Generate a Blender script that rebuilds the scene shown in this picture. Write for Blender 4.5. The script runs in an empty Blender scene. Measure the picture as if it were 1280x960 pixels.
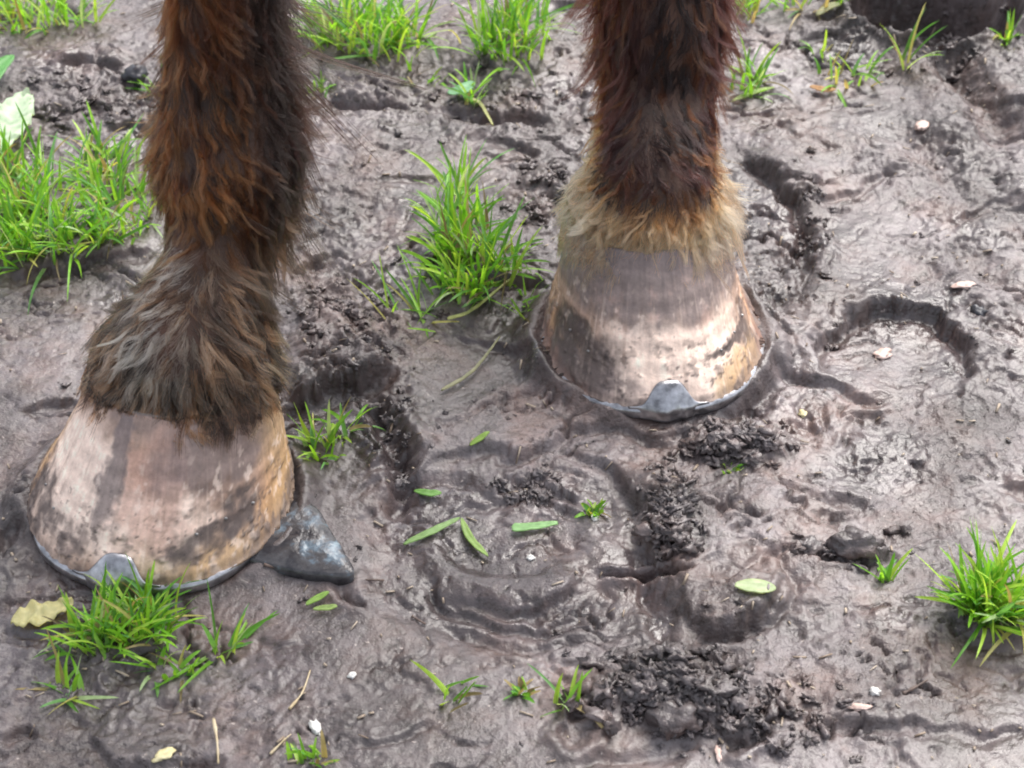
import bpy, bmesh, math, random
import numpy as np
from mathutils import Vector, kdtree, Matrix

random.seed(7)
rng = np.random.default_rng(7)
SC = bpy.context.scene
COL = SC.collection
R = math.radians

# ------------------------------------------------------------------ camera
PITCH = R(42.0); F = 640 / math.tan(R(15.0)); H = 0.74
CAM = np.array([0.0, -H / math.tan(PITCH), H])
FWD = np.array([0, math.cos(PITCH), -math.sin(PITCH)])
UP = np.array([0, math.sin(PITCH), math.cos(PITCH)])
RT = np.array([1.0, 0, 0])

def G(px, py, z=0.0):
    """the point of the ground (height z) under a photo position"""
    r = FWD * F + RT * (px - 640) - UP * (py - 480)
    t = (z - CAM[2]) / r[2]
    return CAM + r * t

def XW(px, Y, z):
    d = np.dot(np.array([0, Y, z]) - CAM, FWD)
    return (px - 640) / F * d

cam = bpy.data.cameras.new('camera'); cam_o = bpy.data.objects.new('camera', cam); COL.objects.link(cam_o)
cam.sensor_width = 36; cam.lens = 18 / math.tan(R(15.0)); cam.clip_start = 0.01; cam.clip_end = 500
cam_o.location = CAM; cam_o.rotation_euler = (R(90) - PITCH, 0, 0)
cam.dof.use_dof = True; cam.dof.focus_distance = 1.04; cam.dof.aperture_fstop = 15
SC.camera = cam_o

# ------------------------------------------------------------------ noise
def _hash(ix, iy, seed):
    h = (ix.astype(np.int64) * 374761393 + iy.astype(np.int64) * 668265263 + seed * 1442695041) & 0xFFFFFFFF
    h = ((h ^ (h >> 13)) * 1274126177) & 0xFFFFFFFF
    return (h ^ (h >> 16)) & 0xFFFF

def noise(x, y, seed=0):
    x0 = np.floor(x); y0 = np.floor(y); fx = x - x0; fy = y - y0
    u = fx * fx * fx * (fx * (fx * 6 - 15) + 10); v = fy * fy * fy * (fy * (fy * 6 - 15) + 10)
    def g(dx, dy):
        a = _hash(x0 + dx, y0 + dy, seed) * (2 * math.pi / 65536)
        return np.cos(a) * (fx - dx) + np.sin(a) * (fy - dy)
    a = g(0, 0) * (1 - u) + g(1, 0) * u
    b = g(0, 1) * (1 - u) + g(1, 1) * u
    return (a * (1 - v) + b * v) * 1.5

def fbm(x, y, seed=0, octv=4, gain=.5, ridged=False):
    s = 0; a = 1.0; t = 0
    for k in range(octv):
        n = noise(x, y, seed + 17 * k)
        if ridged: n = 1 - 2 * np.abs(n)
        s = s + a * n; t += a; a *= gain
        c, d = 0.8, 0.6
        x, y = 2.03 * (c * x - d * y), 2.03 * (d * x + c * y)
    return s / t

def sst(a, b, x):
    t = np.clip((x - a) / (b - a), 0, 1)
    return t * t * (3 - 2 * t)

# ------------------------------------------------------------------ tags / mesh helpers
def tag(o, label=None, cat=None, group=None, kind=None):
    if label: o['label'] = label
    if cat: o['category'] = cat
    if group: o['group'] = group
    if kind: o['kind'] = kind
    return o

def link(name, me, mats, parent=None, smooth=True):
    for m in (mats if isinstance(mats, (list, tuple)) else [mats]): me.materials.append(m)
    if smooth: me.polygons.foreach_set('use_smooth', np.ones(len(me.polygons), dtype=bool))
    o = bpy.data.objects.new(name, me); COL.objects.link(o)
    if parent is not None: o.parent = parent
    return o

def mesh_np(name, V, Fc):
    me = bpy.data.meshes.new(name)
    V = np.asarray(V, dtype=np.float32); Fc = np.asarray(Fc, dtype=np.int32)
    me.vertices.add(len(V)); me.vertices.foreach_set('co', V.ravel())
    n = Fc.shape[1]
    me.loops.add(Fc.size); me.loops.foreach_set('vertex_index', Fc.ravel())
    me.polygons.add(len(Fc)); me.polygons.foreach_set('loop_start', np.arange(0, Fc.size, n, dtype=np.int32))
    me.update(calc_edges=True); me.validate()
    return me

def vcol(me, name, C):
    a = me.attributes.new(name, 'FLOAT_COLOR', 'POINT')
    C = np.asarray(C, dtype=np.float32)
    if C.shape[1] == 3: C = np.hstack([C, np.ones((len(C), 1), np.float32)])
    a.data.foreach_set('color', C.ravel())

def vfloat(me, name, A):
    a = me.attributes.new(name, 'FLOAT', 'POINT'); a.data.foreach_set('value', np.asarray(A, dtype=np.float32).ravel())

def grid_faces(nu, nv, wrap=False):
    i = np.arange(nu - (0 if wrap else 1)); j = np.arange(nv - 1)
    I, J = np.meshgrid(i, j, indexing='ij'); I2 = (I + 1) % nu
    return np.stack([I * nv + J, I2 * nv + J, I2 * nv + J + 1, I * nv + J + 1], -1).reshape(-1, 4)

# ------------------------------------------------------------------ materials
def mat(name):
    m = bpy.data.materials.new(name); m.use_nodes = True
    nt = m.node_tree; b = nt.nodes['Principled BSDF']
    return m, nt, b

def N(nt, t, **kw):
    n = nt.nodes.new(t)
    for k, v in kw.items():
        if k.startswith('i_'): n.inputs[k[2:].replace('_', ' ')].default_value = v
        else: setattr(n, k, v)
    return n

def ramp(nt, src, stops):
    r = nt.nodes.new('ShaderNodeValToRGB'); e = r.color_ramp.elements
    while len(e) < len(stops): e.new(0.5)
    for el, (p, c) in zip(e, stops):
        el.position = p; el.color = (*c, 1) if len(c) == 3 else c
    nt.links.new(src, r.inputs[0]); return r.outputs[0]

def mix(nt, fac, a, b, mode='MIX'):
    m = nt.nodes.new('ShaderNodeMix'); m.data_type = 'RGBA'; m.blend_type = mode
    for s, v in ((m.inputs[0], fac), (m.inputs[6], a), (m.inputs[7], b)):
        if hasattr(v, 'is_output'): nt.links.new(v, s)
        elif isinstance(v, (int, float)): s.default_value = v
        else: s.default_value = (*v, 1)
    return m.outputs[2]

def noise_node(nt, scale, detail=4, rough=.55, coord='Object'):
    tc = nt.nodes.new('ShaderNodeTexCoord'); n = nt.nodes.new('ShaderNodeTexNoise')
    n.inputs['Scale'].default_value = scale; n.inputs['Detail'].default_value = detail; n.inputs['Roughness'].default_value = rough
    nt.links.new(tc.outputs[coord], n.inputs['Vector']); return n.outputs['Fac']

def bump(nt, b, h, dist, strength=1.0, normal=None):
    n = nt.nodes.new('ShaderNodeBump'); n.inputs['Distance'].default_value = dist; n.inputs['Strength'].default_value = strength
    nt.links.new(h, n.inputs['Height'])
    if normal is not None: nt.links.new(normal, n.inputs['Normal'])
    if b is not None: nt.links.new(n.outputs[0], b.inputs['Normal'])
    return n.outputs[0]

# wet mud
def mud_material(name, dark=1.0, attr=True, gloss=0.0):
    m, nt, b = mat(name)
    n1 = noise_node(nt, 9, 5); n2 = noise_node(nt, 55, 5, .6); n3 = noise_node(nt, 420, 3, .6)
    n4 = noise_node(nt, 170, 4, .65)
    c1 = ramp(nt, n1, [(.36, (.070 * dark, .058 * dark, .058 * dark)), (.62, (.166 * dark, .142 * dark, .145 * dark))])
    c2 = ramp(nt, n2, [(.30, (.50, .46, .45)), (.50, (1, 1, 1)), (.75, (1.32, 1.30, 1.30))])
    c = mix(nt, 1.0, c1, c2, 'MULTIPLY')
    nb_ = noise_node(nt, 17, 6, .65)
    c = mix(nt, ramp(nt, nb_, [(.48, (0, 0, 0)), (.64, (.8, .8, .8))]), c, mix(nt, 1.0, c, (.98, .78, .66), 'MULTIPLY'))
    np_ = noise_node(nt, 300, 2, .5)
    c = mix(nt, ramp(nt, np_, [(.70, (0, 0, 0)), (.76, (.7, .7, .7))]), c, (.42, .36, .33))
    c3 = ramp(nt, n4, [(.36, (.38, .34, .32)), (.46, (1, 1, 1)), (.64, (1, 1, 1)), (.74, (1.5, 1.45, 1.4))])
    c = mix(nt, .75, c, c3, 'MULTIPLY')
    r = ramp(nt, n2, [(.3, (.33 - gloss,) * 3), (.7, (.50 - gloss,) * 3)])
    if attr:
        w = nt.nodes.new('ShaderNodeAttribute'); w.attribute_name = 'wet'
        c = mix(nt, w.outputs['Fac'], c, mix(nt, 1.0, c, (.70, .67, .69), 'MULTIPLY'))
        dr = nt.nodes.new('ShaderNodeAttribute'); dr.attribute_name = 'soil_shade'
        c = mix(nt, dr.outputs['Fac'], c, mix(nt, 1.0, c, (.42, .36, .33), 'MULTIPLY'))  # browner, darker mud: dark soil and shade painted into the colour
        r = mix(nt, w.outputs['Fac'], r, (.23, .23, .23))
    nt.links.new(c, b.inputs['Base Color'])
    nt.links.new(r, b.inputs['Roughness'])
    b.inputs['Specular IOR Level'].default_value = .62
    nb = bump(nt, None, n4, .0023, .9); tgt = nb.node
    sm = ramp(nt, noise_node(nt, 12, 5, .6), [(.40, (.12,) * 3), (.60, (1, 1, 1))])
    if attr:
        mm = nt.nodes.new('ShaderNodeMath'); mm.operation = 'MULTIPLY'
        inv = nt.nodes.new('ShaderNodeMath'); inv.operation = 'MULTIPLY_ADD'; inv.inputs[1].default_value = -.75; inv.inputs[2].default_value = 1.0
        nt.links.new(w.outputs['Fac'], inv.inputs[0]); nt.links.new(inv.outputs[0], mm.inputs[0]); nt.links.new(sm, mm.inputs[1]); sm = mm.outputs[0]
    nt.links.new(sm, tgt.inputs['Strength'])
    bump(nt, b, n3, .0008, .7, nb)
    return m

MUD = mud_material('wet_mud'); MUDC = mud_material('dark_crumbly_mud', .86, False, .06)

# grass: colour from the blades
def leaf_material(name, rough=.42, trans=.45):
    m, nt, b = mat(name)
    a = nt.nodes.new('ShaderNodeAttribute'); a.attribute_name = 'tint'
    n = noise_node(nt, 260, 3)
    c = mix(nt, .6, a.outputs['Color'], ramp(nt, n, [(.3, (.7, .72, .6)), (.7, (1.2, 1.15, 1.1))]), 'MULTIPLY')
    nt.links.new(c, b.inputs['Base Color']); b.inputs['Roughness'].default_value = rough
    t = nt.nodes.new('ShaderNodeBsdfTranslucent'); nt.links.new(mix(nt, 1.0, c, (1.25, 1.15, .6), 'MULTIPLY'), t.inputs['Color'])
    ms = nt.nodes.new('ShaderNodeMixShader'); ms.inputs[0].default_value = trans
    nt.links.new(b.outputs[0], ms.inputs[1]); nt.links.new(t.outputs[0], ms.inputs[2])
    nt.links.new(ms.outputs[0], nt.nodes['Material Output'].inputs['Surface'])
    return m
GRASS = leaf_material('grass_blade')

def flat_material(name, c0, c1, scale, rough, bdist=.0004, metallic=0.0):
    m, nt, b = mat(name); n = noise_node(nt, scale, 4)
    nt.links.new(ramp(nt, n, [(.3, c0), (.7, c1)]), b.inputs['Base Color'])
    b.inputs['Roughness'].default_value = rough; b.inputs['Metallic'].default_value = metallic
    bump(nt, b, n, bdist, .6); return m
STEEL = flat_material('worn_steel', (.16, .16, .17), (.55, .55, .58), 150, .30, .0007, .92)
NAIL = flat_material('steel_nail', (.16, .15, .15), (.40, .39, .38), 300, .45, .0002, .6)
FLINT, _nt, _b = mat('blue_grey_flint')
_c = ramp(_nt, noise_node(_nt, 75, 5, .6), [(.36, (.022, .021, .026)), (.52, (.065, .062, .066)), (.62, (.11, .145, .18)), (.72, (.25, .32, .36))])
_nt.links.new(_c, _b.inputs['Base Color']); _b.inputs['Roughness'].default_value = .2; bump(_nt, _b, noise_node(_nt, 180, 4), .0012, .6)
BLACKSTONE = flat_material('black_stone', (.015, .015, .02), (.05, .05, .06), 80, .35, .0008)
WHITESTONE = flat_material('pale_pebble', (.55, .54, .5), (.75, .74, .72), 200, .5)
STRAW = flat_material('dry_straw', (.38, .29, .16), (.62, .52, .36), 150, .6)
TWIG = flat_material('dark_twig', (.05, .035, .03), (.16, .11, .09), 150, .6)
PINK = flat_material('pinkish_bark_chip', (.45, .30, .25), (.66, .52, .47), 120, .5)
SEED = flat_material('yellow_seed', (.55, .47, .22), (.72, .66, .42), 120, .45)

# ------------------------------------------------------------------ where the hooves stand
HOOVES = {
    'A': dict(toe=G(145, 742, .004), yaw=R(13), W=.0720, L=.135, sx=1),
    'B': dict(toe=G(833, 524, .006), yaw=R(-4), W=.0685, L=.132, sx=-1),
}
def hoof_local(h, x, y):
    c, s = math.cos(h['yaw']), math.sin(h['yaw'])
    dx, dy = x - h['toe'][0], y - h['toe'][1]
    # local: u to the viewer's right, v from toe to heel
    return c * dx - s * dy, s * dx + c * dy
def hoof_world(h, u, v):
    c, s = math.cos(h['yaw']), math.sin(h['yaw'])
    return h['toe'][0] + c * u + s * v, h['toe'][1] - s * u + c * v

# ------------------------------------------------------------------ ground height field
ST = 0.0012
def axis(a, b, q=1.05, far=70):
    c = np.arange(a, b + ST / 2, ST); e = []; s = ST; p = c[-1]
    while p - c[-1] < far:
        s *= q; p += s; e.append(p)
    e = np.array(e) - c[-1]
    return np.concatenate([(c[0] - e)[::-1], c, c[-1] + e])
AX, AY = axis(-.43, .43), axis(-.31, .50)
GX, GY = np.meshgrid(AX, AY, indexing='ij')
stepx, stepy = np.gradient(AX), np.gradient(AY)
LOD = np.maximum(stepx[:, None], stepy[None, :])
def keep(scale): return sst(scale * .6, scale * .2, LOD)     # octaves finer than the sheet is woven are faded out

# warped coordinates so no outline is drawn with a compass
WX = GX + .008 * fbm(GX * 24, GY * 24, 2, 2) + .0045 * fbm(GX * 60, GY * 60, 3, 3) + .0010 * noise(GX * 260, GY * 260, 5)
WY = GY + .008 * fbm(GX * 24, GY * 24, 12, 2) + .0045 * fbm(GX * 60, GY * 60, 11, 3) + .0010 * noise(GX * 260, GY * 260, 13)
MOD = np.clip(1 + .9 * fbm(GX * 16, GY * 16, 19, 3), .25, 1.9)

def window(cx0, cx1, cy0, cy1):
    i0, i1 = np.searchsorted(AX, [cx0, cx1]); j0, j1 = np.searchsorted(AY, [cy0, cy1])
    return slice(i0, i1), slice(j0, j1)

def ell(px, py, rx, ry, rot=0, soft=True):
    """gaussian blob given as a photo ellipse"""
    c = G(px, py); ex = abs(G(px + rx, py)[0] - c[0]); ey = abs(G(px, py - ry)[1] - G(px, py + ry)[1]) / 2
    co, si = math.cos(R(rot)), math.sin(R(rot))
    dx, dy = WX - c[0], WY - c[1]
    u, v = (co * dx + si * dy) / ex, (-si * dx + co * dy) / ey
    return np.sqrt(u * u + v * v), u, v
def blob(*a): return np.exp(-ell(*a)[0] ** 2)

def poly(pts, pad=.09):
    P = np.array([G(x, y)[:2] for x, y in pts])
    # rounded polyline
    Q = []
    n = len(P)
    for i in range(n - 1):
        p0, p1, p2, p3 = P[max(i - 1, 0)], P[i], P[i + 1], P[min(i + 2, n - 1)]
        for t in np.linspace(0, 1, 5, endpoint=False):
            Q.append(.5 * ((2 * p1) + (-p0 + p2) * t + (2 * p0 - 5 * p1 + 4 * p2 - p3) * t * t + (-p0 + 3 * p1 - 3 * p2 + p3) * t ** 3))
    Q.append(P[-1]); Q = np.array(Q)
    w = window(Q[:, 0].min() - pad, Q[:, 0].max() + pad, Q[:, 1].min() - pad, Q[:, 1].max() + pad)
    x, y = WX[w], WY[w]
    best = np.full(x.shape, 1e9); sd = np.zeros(x.shape); al = np.zeros(x.shape)
    seg = np.linalg.norm(np.diff(Q, axis=0), axis=1); tot = seg.sum(); acc = 0
    for a, b, l in zip(Q[:-1], Q[1:], seg):
        d = (b - a) / l; rx, ry = x - a[0], y - a[1]
        t = np.clip(rx * d[0] + ry * d[1], 0, l)
        ex, ey = rx - d[0] * t, ry - d[1] * t
        D = np.hypot(ex, ey); m = D < best
        best = np.where(m, D, best); sd = np.where(m, np.sign(d[0] * ry - d[1] * rx) * D, sd); al = np.where(m, (acc + t) / tot, al)
        acc += l
    taper = sst(0, .16, al) * sst(1, .84, al)
    return w, sd, al, taper

HT = np.zeros_like(GX); WET = np.zeros_like(GX); SOIL_SHADE = np.zeros_like(GX)
def ledge(pts, A, wid=.03, groove=.003, gw=.004, e=.0012, side=1):
    """the mud on the far side of the line stands A higher and breaks off towards the camera"""
    w, sd, al, tp = poly(pts); sd = sd * side; A *= .50; groove *= 1.0
    HT[w] += tp * MOD[w] * (A * sst(-e, e, sd) * np.exp(-np.maximum(sd, 0) / wid) - groove * np.exp(-((sd + gw * .8) / gw) ** 2))
def groove(pts, A, wid=.003, rim=.3):
    w, sd, al, tp = poly(pts)
    HT[w] += tp * MOD[w] * (-A * np.exp(-(sd / wid) ** 2) + rim * A * np.exp(-((np.abs(sd) - 2.0 * wid) / (1.2 * wid)) ** 2))
def pit(px, py, rx, ry, depth, rot=0, rim=.35, e=.10, near=1.0, floor=.0, wet=.5):
    r, u, v = ell(px, py, rx, ry, rot)
    wall = sst(1 + e, 1 - e, r)
    fade = (near + (1 - near) * sst(-.9, .3, v)) * (.6 + .4 * MOD)          # shallower towards the camera
    HT[:] += -depth * wall * fade + rim * depth * np.exp(-((r - 1.17) / .13) ** 2) * fade * MOD ** 2
    WET[:] = np.maximum(WET, wet * sst(1.05, .9, r))

# broad lie of the land and general lumps
rough = np.clip(.55 + .9 * fbm(GX * 9, GY * 9, 21, 3), .12, 1.3)
for a in ((640, 690, 170, 110), (1110, 440, 90, 50), (1040, 200, 120, 60), (600, 560, 150, 60), (980, 640, 90, 50), (80, 440, 80, 60), (1110, 320, 80, 50),
          (640, 800, 170, 50), (970, 270, 50, 70)):
    rough *= 1 - .72 * blob(*a)
crumb = np.zeros_like(GX)
for (a, k) in (((850, 865, 95, 42), 1.0), ((960, 905, 110, 35), .55), ((835, 650, 40, 55), .9), ((915, 560, 60, 28), .9), ((690, 250, 60, 45), .75), ((440, 380, 75, 60), .75),
          ((420, 260, 60, 60), .45), ((85, 130, 110, 50), .7), ((1180, 40, 120, 55), .7), ((620, 130, 130, 40), .6), ((1070, 690, 60, 20), .6),
          ((500, 530, 25, 60), .8), ((960, 370, 50, 50), .55), ((30, 700, 50, 60), .4), ((1000, 260, 30, 80), .5), ((100, 830, 120, 60), .35),
          ((1180, 330, 60, 60), .3), ((1190, 210, 90, 60), .5), ((660, 615, 60, 18), .6), ((490, 110, 90, 30), .5), ((760, 790, 60, 30), .3)):
    crumb = np.maximum(crumb, k * blob(*a))
HT += .007 * fbm(GX * 5, GY * 5, 31, 3) * keep(.2)
HT += (.0050 * rough + .005 * crumb) * fbm(WX * 26, WY * 30, 41, 3) * keep(.03)
rid = fbm(WX * 70, WY * 70, 51, 3, .55, True)
HT += (.0018 * rough + .0055 * crumb) * rid * keep(.012)
HT += (.0013 * rough + .0028 * crumb + .0003) * fbm(WX * 190, WY * 190, 61, 3, .6) * keep(.005)
# little dimples and tears
pock = np.clip(fbm(WX * 100 + 1.5 * noise(GX * 70, GY * 70, 72), WY * 130 + 1.5 * noise(GX * 70, GY * 70, 73), 71, 3) - .26, 0, 1)
HT -= .013 * pock * (.2 + rough + crumb) * (MOD ** 2) * keep(.008)
tear = np.clip(.075 - np.abs(fbm(WX * 24, WY * 36, 75, 3)), 0, 1) * np.clip(fbm(GX * 15, GY * 15, 77, 2) + .02, 0, 1)
HT -= .17 * tear * keep(.01)

# hoof prints, slides and broken edges, each where it lies
pit(940, 300, 78, 108, .003, 0, .15, .07, .6, wet=.35)
pit(1122, 450, 98, 64, .004, 0, .15, .07, .25, wet=.35)
r, u, v = ell(640, 690, 200, 118); HT -= .006 * sst(1.12, .86, r) * (.5 + .5 * MOD); WET = np.maximum(WET, .5 * sst(1.0, .8, r))
r, u, v = ell(650, 680, 125, 72); HT += .004 * sst(1.15, .8, r) * MOD
r, u, v = ell(640, 660, 100, 55); HT -= .003 * sst(1.1, .75, r) * MOD
r, u, v = ell(920, 742, 68, 46); HT += .0045 * sst(1.12, .92, r) * MOD * (1 - .5 * sst(-.2, .8, v)) - .003 * np.exp(-((r - 1.16) / .10) ** 2) * sst(.5, -.3, v - u)
r, u, v = ell(940, 690, 150, 90); HT += .006 * sst(1.2, .6, r) * MOD
r, u, v = ell(818, 740, 20, 75, 8); HT -= .006 * sst(1.5, .5, r); WET = np.maximum(WET, .9 * sst(1.2, .6, r))
ledge([(500, 606), (560, 580), (618, 562), (632, 575), (690, 553), (722, 536), (765, 541), (812, 552), (870, 556)], .010, .035, .004)
ledge([(800, 556), (850, 545), (900, 552), (960, 548)], .006, .02, .002)
groove([(555, 545), (610, 515), (690, 492)], .003, .003)
ledge([(585, 615), (640, 603), (690, 608), (738, 630)], .008, .016, .003)
ledge([(560, 735), (600, 752), (650, 757), (700, 742), (735, 722)], .005, .02, .002)
ledge([(545, 772), (620, 793), (700, 793), (775, 772)], .003, .02, .0025)
ledge([(350, 500), (395, 498), (440, 486), (490, 462)], .026, .05, .008, .008)
groove([(470, 500), (495, 560), (508, 600), (500, 650)], .009, .006)
groove([(640, 225), (690, 255), (720, 300)], .008, .008)
ledge([(30, 520), (60, 503), (95, 498)], .008, .02, .005)
ledge([(0, 345), (60, 338), (130, 330), (190, 300)], .009, .05, .004)
ledge([(950, 455), (1010, 470), (1060, 490), (1110, 505)], .007, .025, .004)
ledge([(990, 902), (1080, 908), (1170, 912), (1290, 908)], .006, .04, .0025)
groove([(1150, 45), (1200, 90), (1240, 150), (1262, 190)], .016, .013, .4)
groove([(1185, 300), (1220, 330), (1262, 372)], .005, .010, .5)
groove([(1090, 150), (1150, 190), (1260, 300)], .004, .012, .5)
groove([(1230, 210), (1290, 290)], .004, .010, .5)
pit(1165, 8, 100, 46, .052, 0, .25, .25, 1, wet=.1)
ledge([(1000, 45), (1080, 40), (1150, 60)], .008, .02, .004)
ledge([(410, 128), (460, 136), (510, 128)], .006, .03, .006)
ledge([(545, 140), (610, 150), (660, 142), (700, 150)], .007, .03, .006)
ledge([(590, 185), (625, 178), (680, 190)], .006, .015, .004)
ledge([(430, 222), (500, 226), (550, 222)], .004, .02, .002)
ledge([(360, 345), (395, 330), (410, 310)], .008, .02, .004)
ledge([(60, 82), (110, 75), (160, 84)], .006, .03, .006)
ledge([(30, 142), (70, 140), (90, 146)], .006, .02, .004)
ledge([(135, 165), (170, 158), (205, 162)], .008, .03, .005)
ledge([(560, 420), (610, 430), (670, 455)], .010, .04, .003)
ledge([(1210, 800), (1250, 806), (1290, 802)], .006, .03, .003)
ledge([(1050, 690), (1085, 700), (1110, 690)], .010, .012, .004)
ledge([(925, 185), (975, 228), (1040, 222)], .004, .02, .004)
ledge([(1030, 260), (1060, 258), (1070, 262)], .004, .01, .004)
groove([(900, 930), (930, 920), (960, 905)], .006, .005)
groove([(720, 945), (800, 950), (870, 930)], .003, .004)
ledge([(0, 780), (60, 790), (120, 760)], .004, .02, .003)
ledge([(0, 925), (30, 905), (60, 920)], .006, .02, .004)
ledge([(905, 190), (965, 215), (1002, 262), (1014, 320), (1000, 365), (955, 402)], .012, .03, .005, e=.0008)
ledge([(1022, 478), (1032, 430), (1075, 397), (1130, 388), (1185, 404), (1214, 442), (1222, 490)], .010, .022, .003, e=.0008)
ledge([(700, 560), (752, 582), (790, 620), (815, 668), (828, 720)], .007, .02, .003, e=.0008)
ledge([(545, 700), (560, 745), (620, 775), (690, 770), (750, 735)], .005, .012, .003, side=1, e=.0008)
ledge([(560, 640), (620, 618), (690, 622), (735, 650)], .005, .02, .002, e=.0008)
ledge([(870, 786), (925, 790), (965, 765), (982, 725)], .007, .03, .004, e=.0008)
ledge([(1160, 330), (1185, 345), (1200, 352)], .006, .015, .004)
groove([(905, 535), (960, 500), (985, 470)], .005, .004)
rr_ = np.random.default_rng(23)
calm = [(640, 690, 150, 90), (1120, 450, 95, 60), (600, 550, 110, 40), (960, 270, 60, 80), (820, 480, 120, 60), (200, 700, 170, 60)]
for _ in range(60):
    x, y = rr_.uniform(-20, 1300), rr_.uniform(-20, 980)
    if any(((x - a) / c) ** 2 + ((y - b_) / d) ** 2 < 1 for a, b_, c, d in calm): continue
    a = rr_.normal() * .45; l = rr_.uniform(25, 80); k = rr_.normal() * 14
    pts = [(x - l * math.cos(a), y + .6 * l * math.sin(a)), (x, y + k), (x + l * math.cos(a), y - .6 * l * math.sin(a))]
    q = rr_.uniform(.002, .0065)
    if rr_.random() < .7: ledge(pts, q, rr_.uniform(.008, .03), q * .6, .0035, side=1 if rr_.random() < .8 else -1)
    else: groove(pts, q, rr_.uniform(.002, .005), .5)
# humps under the tufts
for a, k in (((60, 290, 110, 50), .010), ((470, 60, 90, 40), .012), ((630, 60, 80, 40), .012), ((590, 330, 70, 60), .010), ((150, 800, 90, 40), .006), ((1250, 765, 60, 40), .012),
             ((420, 420, 70, 45), .010), ((850, 865, 85, 32), .016), ((930, 555, 50, 20), .008), ((835, 650, 35, 45), .008), ((410, 550, 40, 25), .004), ((690, 255, 45, 30), .006)):
    HT += k * blob(*a)
for a, k in (((620, 400, 60, 40), .7), ((1250, 790, 60, 30), .9), ((440, 520, 70, 60), .6), ((520, 470, 170, 70), .45), ((1000, 330, 60, 90), .35), ((400, 330, 60, 90), .4), ((420, 485, 75, 25), .9), ((1200, 110, 50, 60), .7), ((640, 270, 50, 40), .7), ((920, 560, 60, 28), .6), ((600, 230, 60, 20), .4), ((1165, 12, 105, 55), 1.0), ((850, 865, 90, 40), .75), ((560, 120, 130, 35), .5), ((60, 320, 110, 40), .5), ((830, 640, 40, 60), .4),
             ((680, 250, 60, 50), .5), ((160, 840, 100, 50), .25), ((90, 150, 100, 40), .3), ((500, 600, 25, 60), .4), ((1010, 380, 50, 30), .4), ((1215, 100, 50, 60), .5)):
    SOIL_SHADE = np.maximum(SOIL_SHADE, k * blob(*a))  # dark soil at tufts and heaps; painted shade in hollows and between the legs
r, u, v = ell(385, 682, 75, 55); f = sst(1.3, .8, r); HT = HT * (1 - f) + f * (.003 + .25 * (HT - .003))
# the hooves press the mud down and squeeze it up behind
for k, h in HOOVES.items():
    u, v = hoof_local(h, GX + .0016 * fbm(GX * 90, GY * 90, 7, 2), GY + .0016 * fbm(GX * 90, GY * 90, 8, 2))
    r = np.hypot(u / h['W'], (v - h['L'] * .5) / (h['L'] * .5))
    z0 = h['toe'][2] - .002
    f = sst(1.11, .98, r)
    z0 = z0 + .0012 + (.0085 if k == 'B' else .0075) * (.85 + .25 * fbm(GX * 60, GY * 60, 9, 2)) * (sst(.022, .042, np.abs(u - .008)) if k == 'B' else sst(.050, .064, np.abs(u)) * np.where(u > 0, .35, 1.0))
    HT = HT * (1 - f) + z0 * f
    HT += .007 * np.exp(-((r - 1.09) / .09) ** 2) * sst(.015, .05, v) * (.4 + .6 * MOD)
    if k == 'B': HT += .003 * np.exp(-((r - 1.05) / .07) ** 2) * sst(.022, .05, np.abs(u - .006)) * sst(.125, .10, v)
    if k == 'A': HT += .002 * np.exp(-((r - 1.05) / .06) ** 2) * sst(.045, .062, np.abs(u)) * sst(.02, .05, v)
    SOIL_SHADE = np.maximum(SOIL_SHADE, .35 * sst(1.35, 1.05, r))  # mud colour darker in a ring round each hoof
HT *= 1
SOIL_SHADE = np.clip(np.maximum(SOIL_SHADE, .6 * sst(.05, .5, fbm(GX * 7 + 3, GY * 7, 95, 4))) + .5 * sst(.1, .5, crumb) * sst(-.2, .3, fbm(GX * 40, GY * 40, 96, 3)), 0, 1)
HT = HT.astype(np.float64)
WET = np.clip(WET + .8 * sst(.02, .35, fbm(GX * 11, GY * 11, 91, 3)), 0, 1)

def hgt(x, y):
    i = np.clip(np.searchsorted(AX, x) - 1, 0, len(AX) - 2); j = np.clip(np.searchsorted(AY, y) - 1, 0, len(AY) - 2)
    fx = (x - AX[i]) / (AX[i + 1] - AX[i]); fy = (y - AY[j]) / (AY[j + 1] - AY[j])
    return float((HT[i, j] * (1 - fx) + HT[i + 1, j] * fx) * (1 - fy) + (HT[i, j + 1] * (1 - fx) + HT[i + 1, j + 1] * fx) * fy)
def on(px, py, up=0.0):
    """the point of the mud's surface seen at a photo position"""
    z = 0
    for _ in range(5):
        p = G(px, py, z); z = hgt(p[0], p[1])
    return np.array([p[0], p[1], z + up])

me = mesh_np('ground', np.stack([GX, GY, HT], -1).reshape(-1, 3), grid_faces(len(AX), len(AY)))
vfloat(me, 'wet', WET); vfloat(me, 'soil_shade', SOIL_SHADE)
ground = tag(link('ground', me, MUD), kind='structure')

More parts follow.
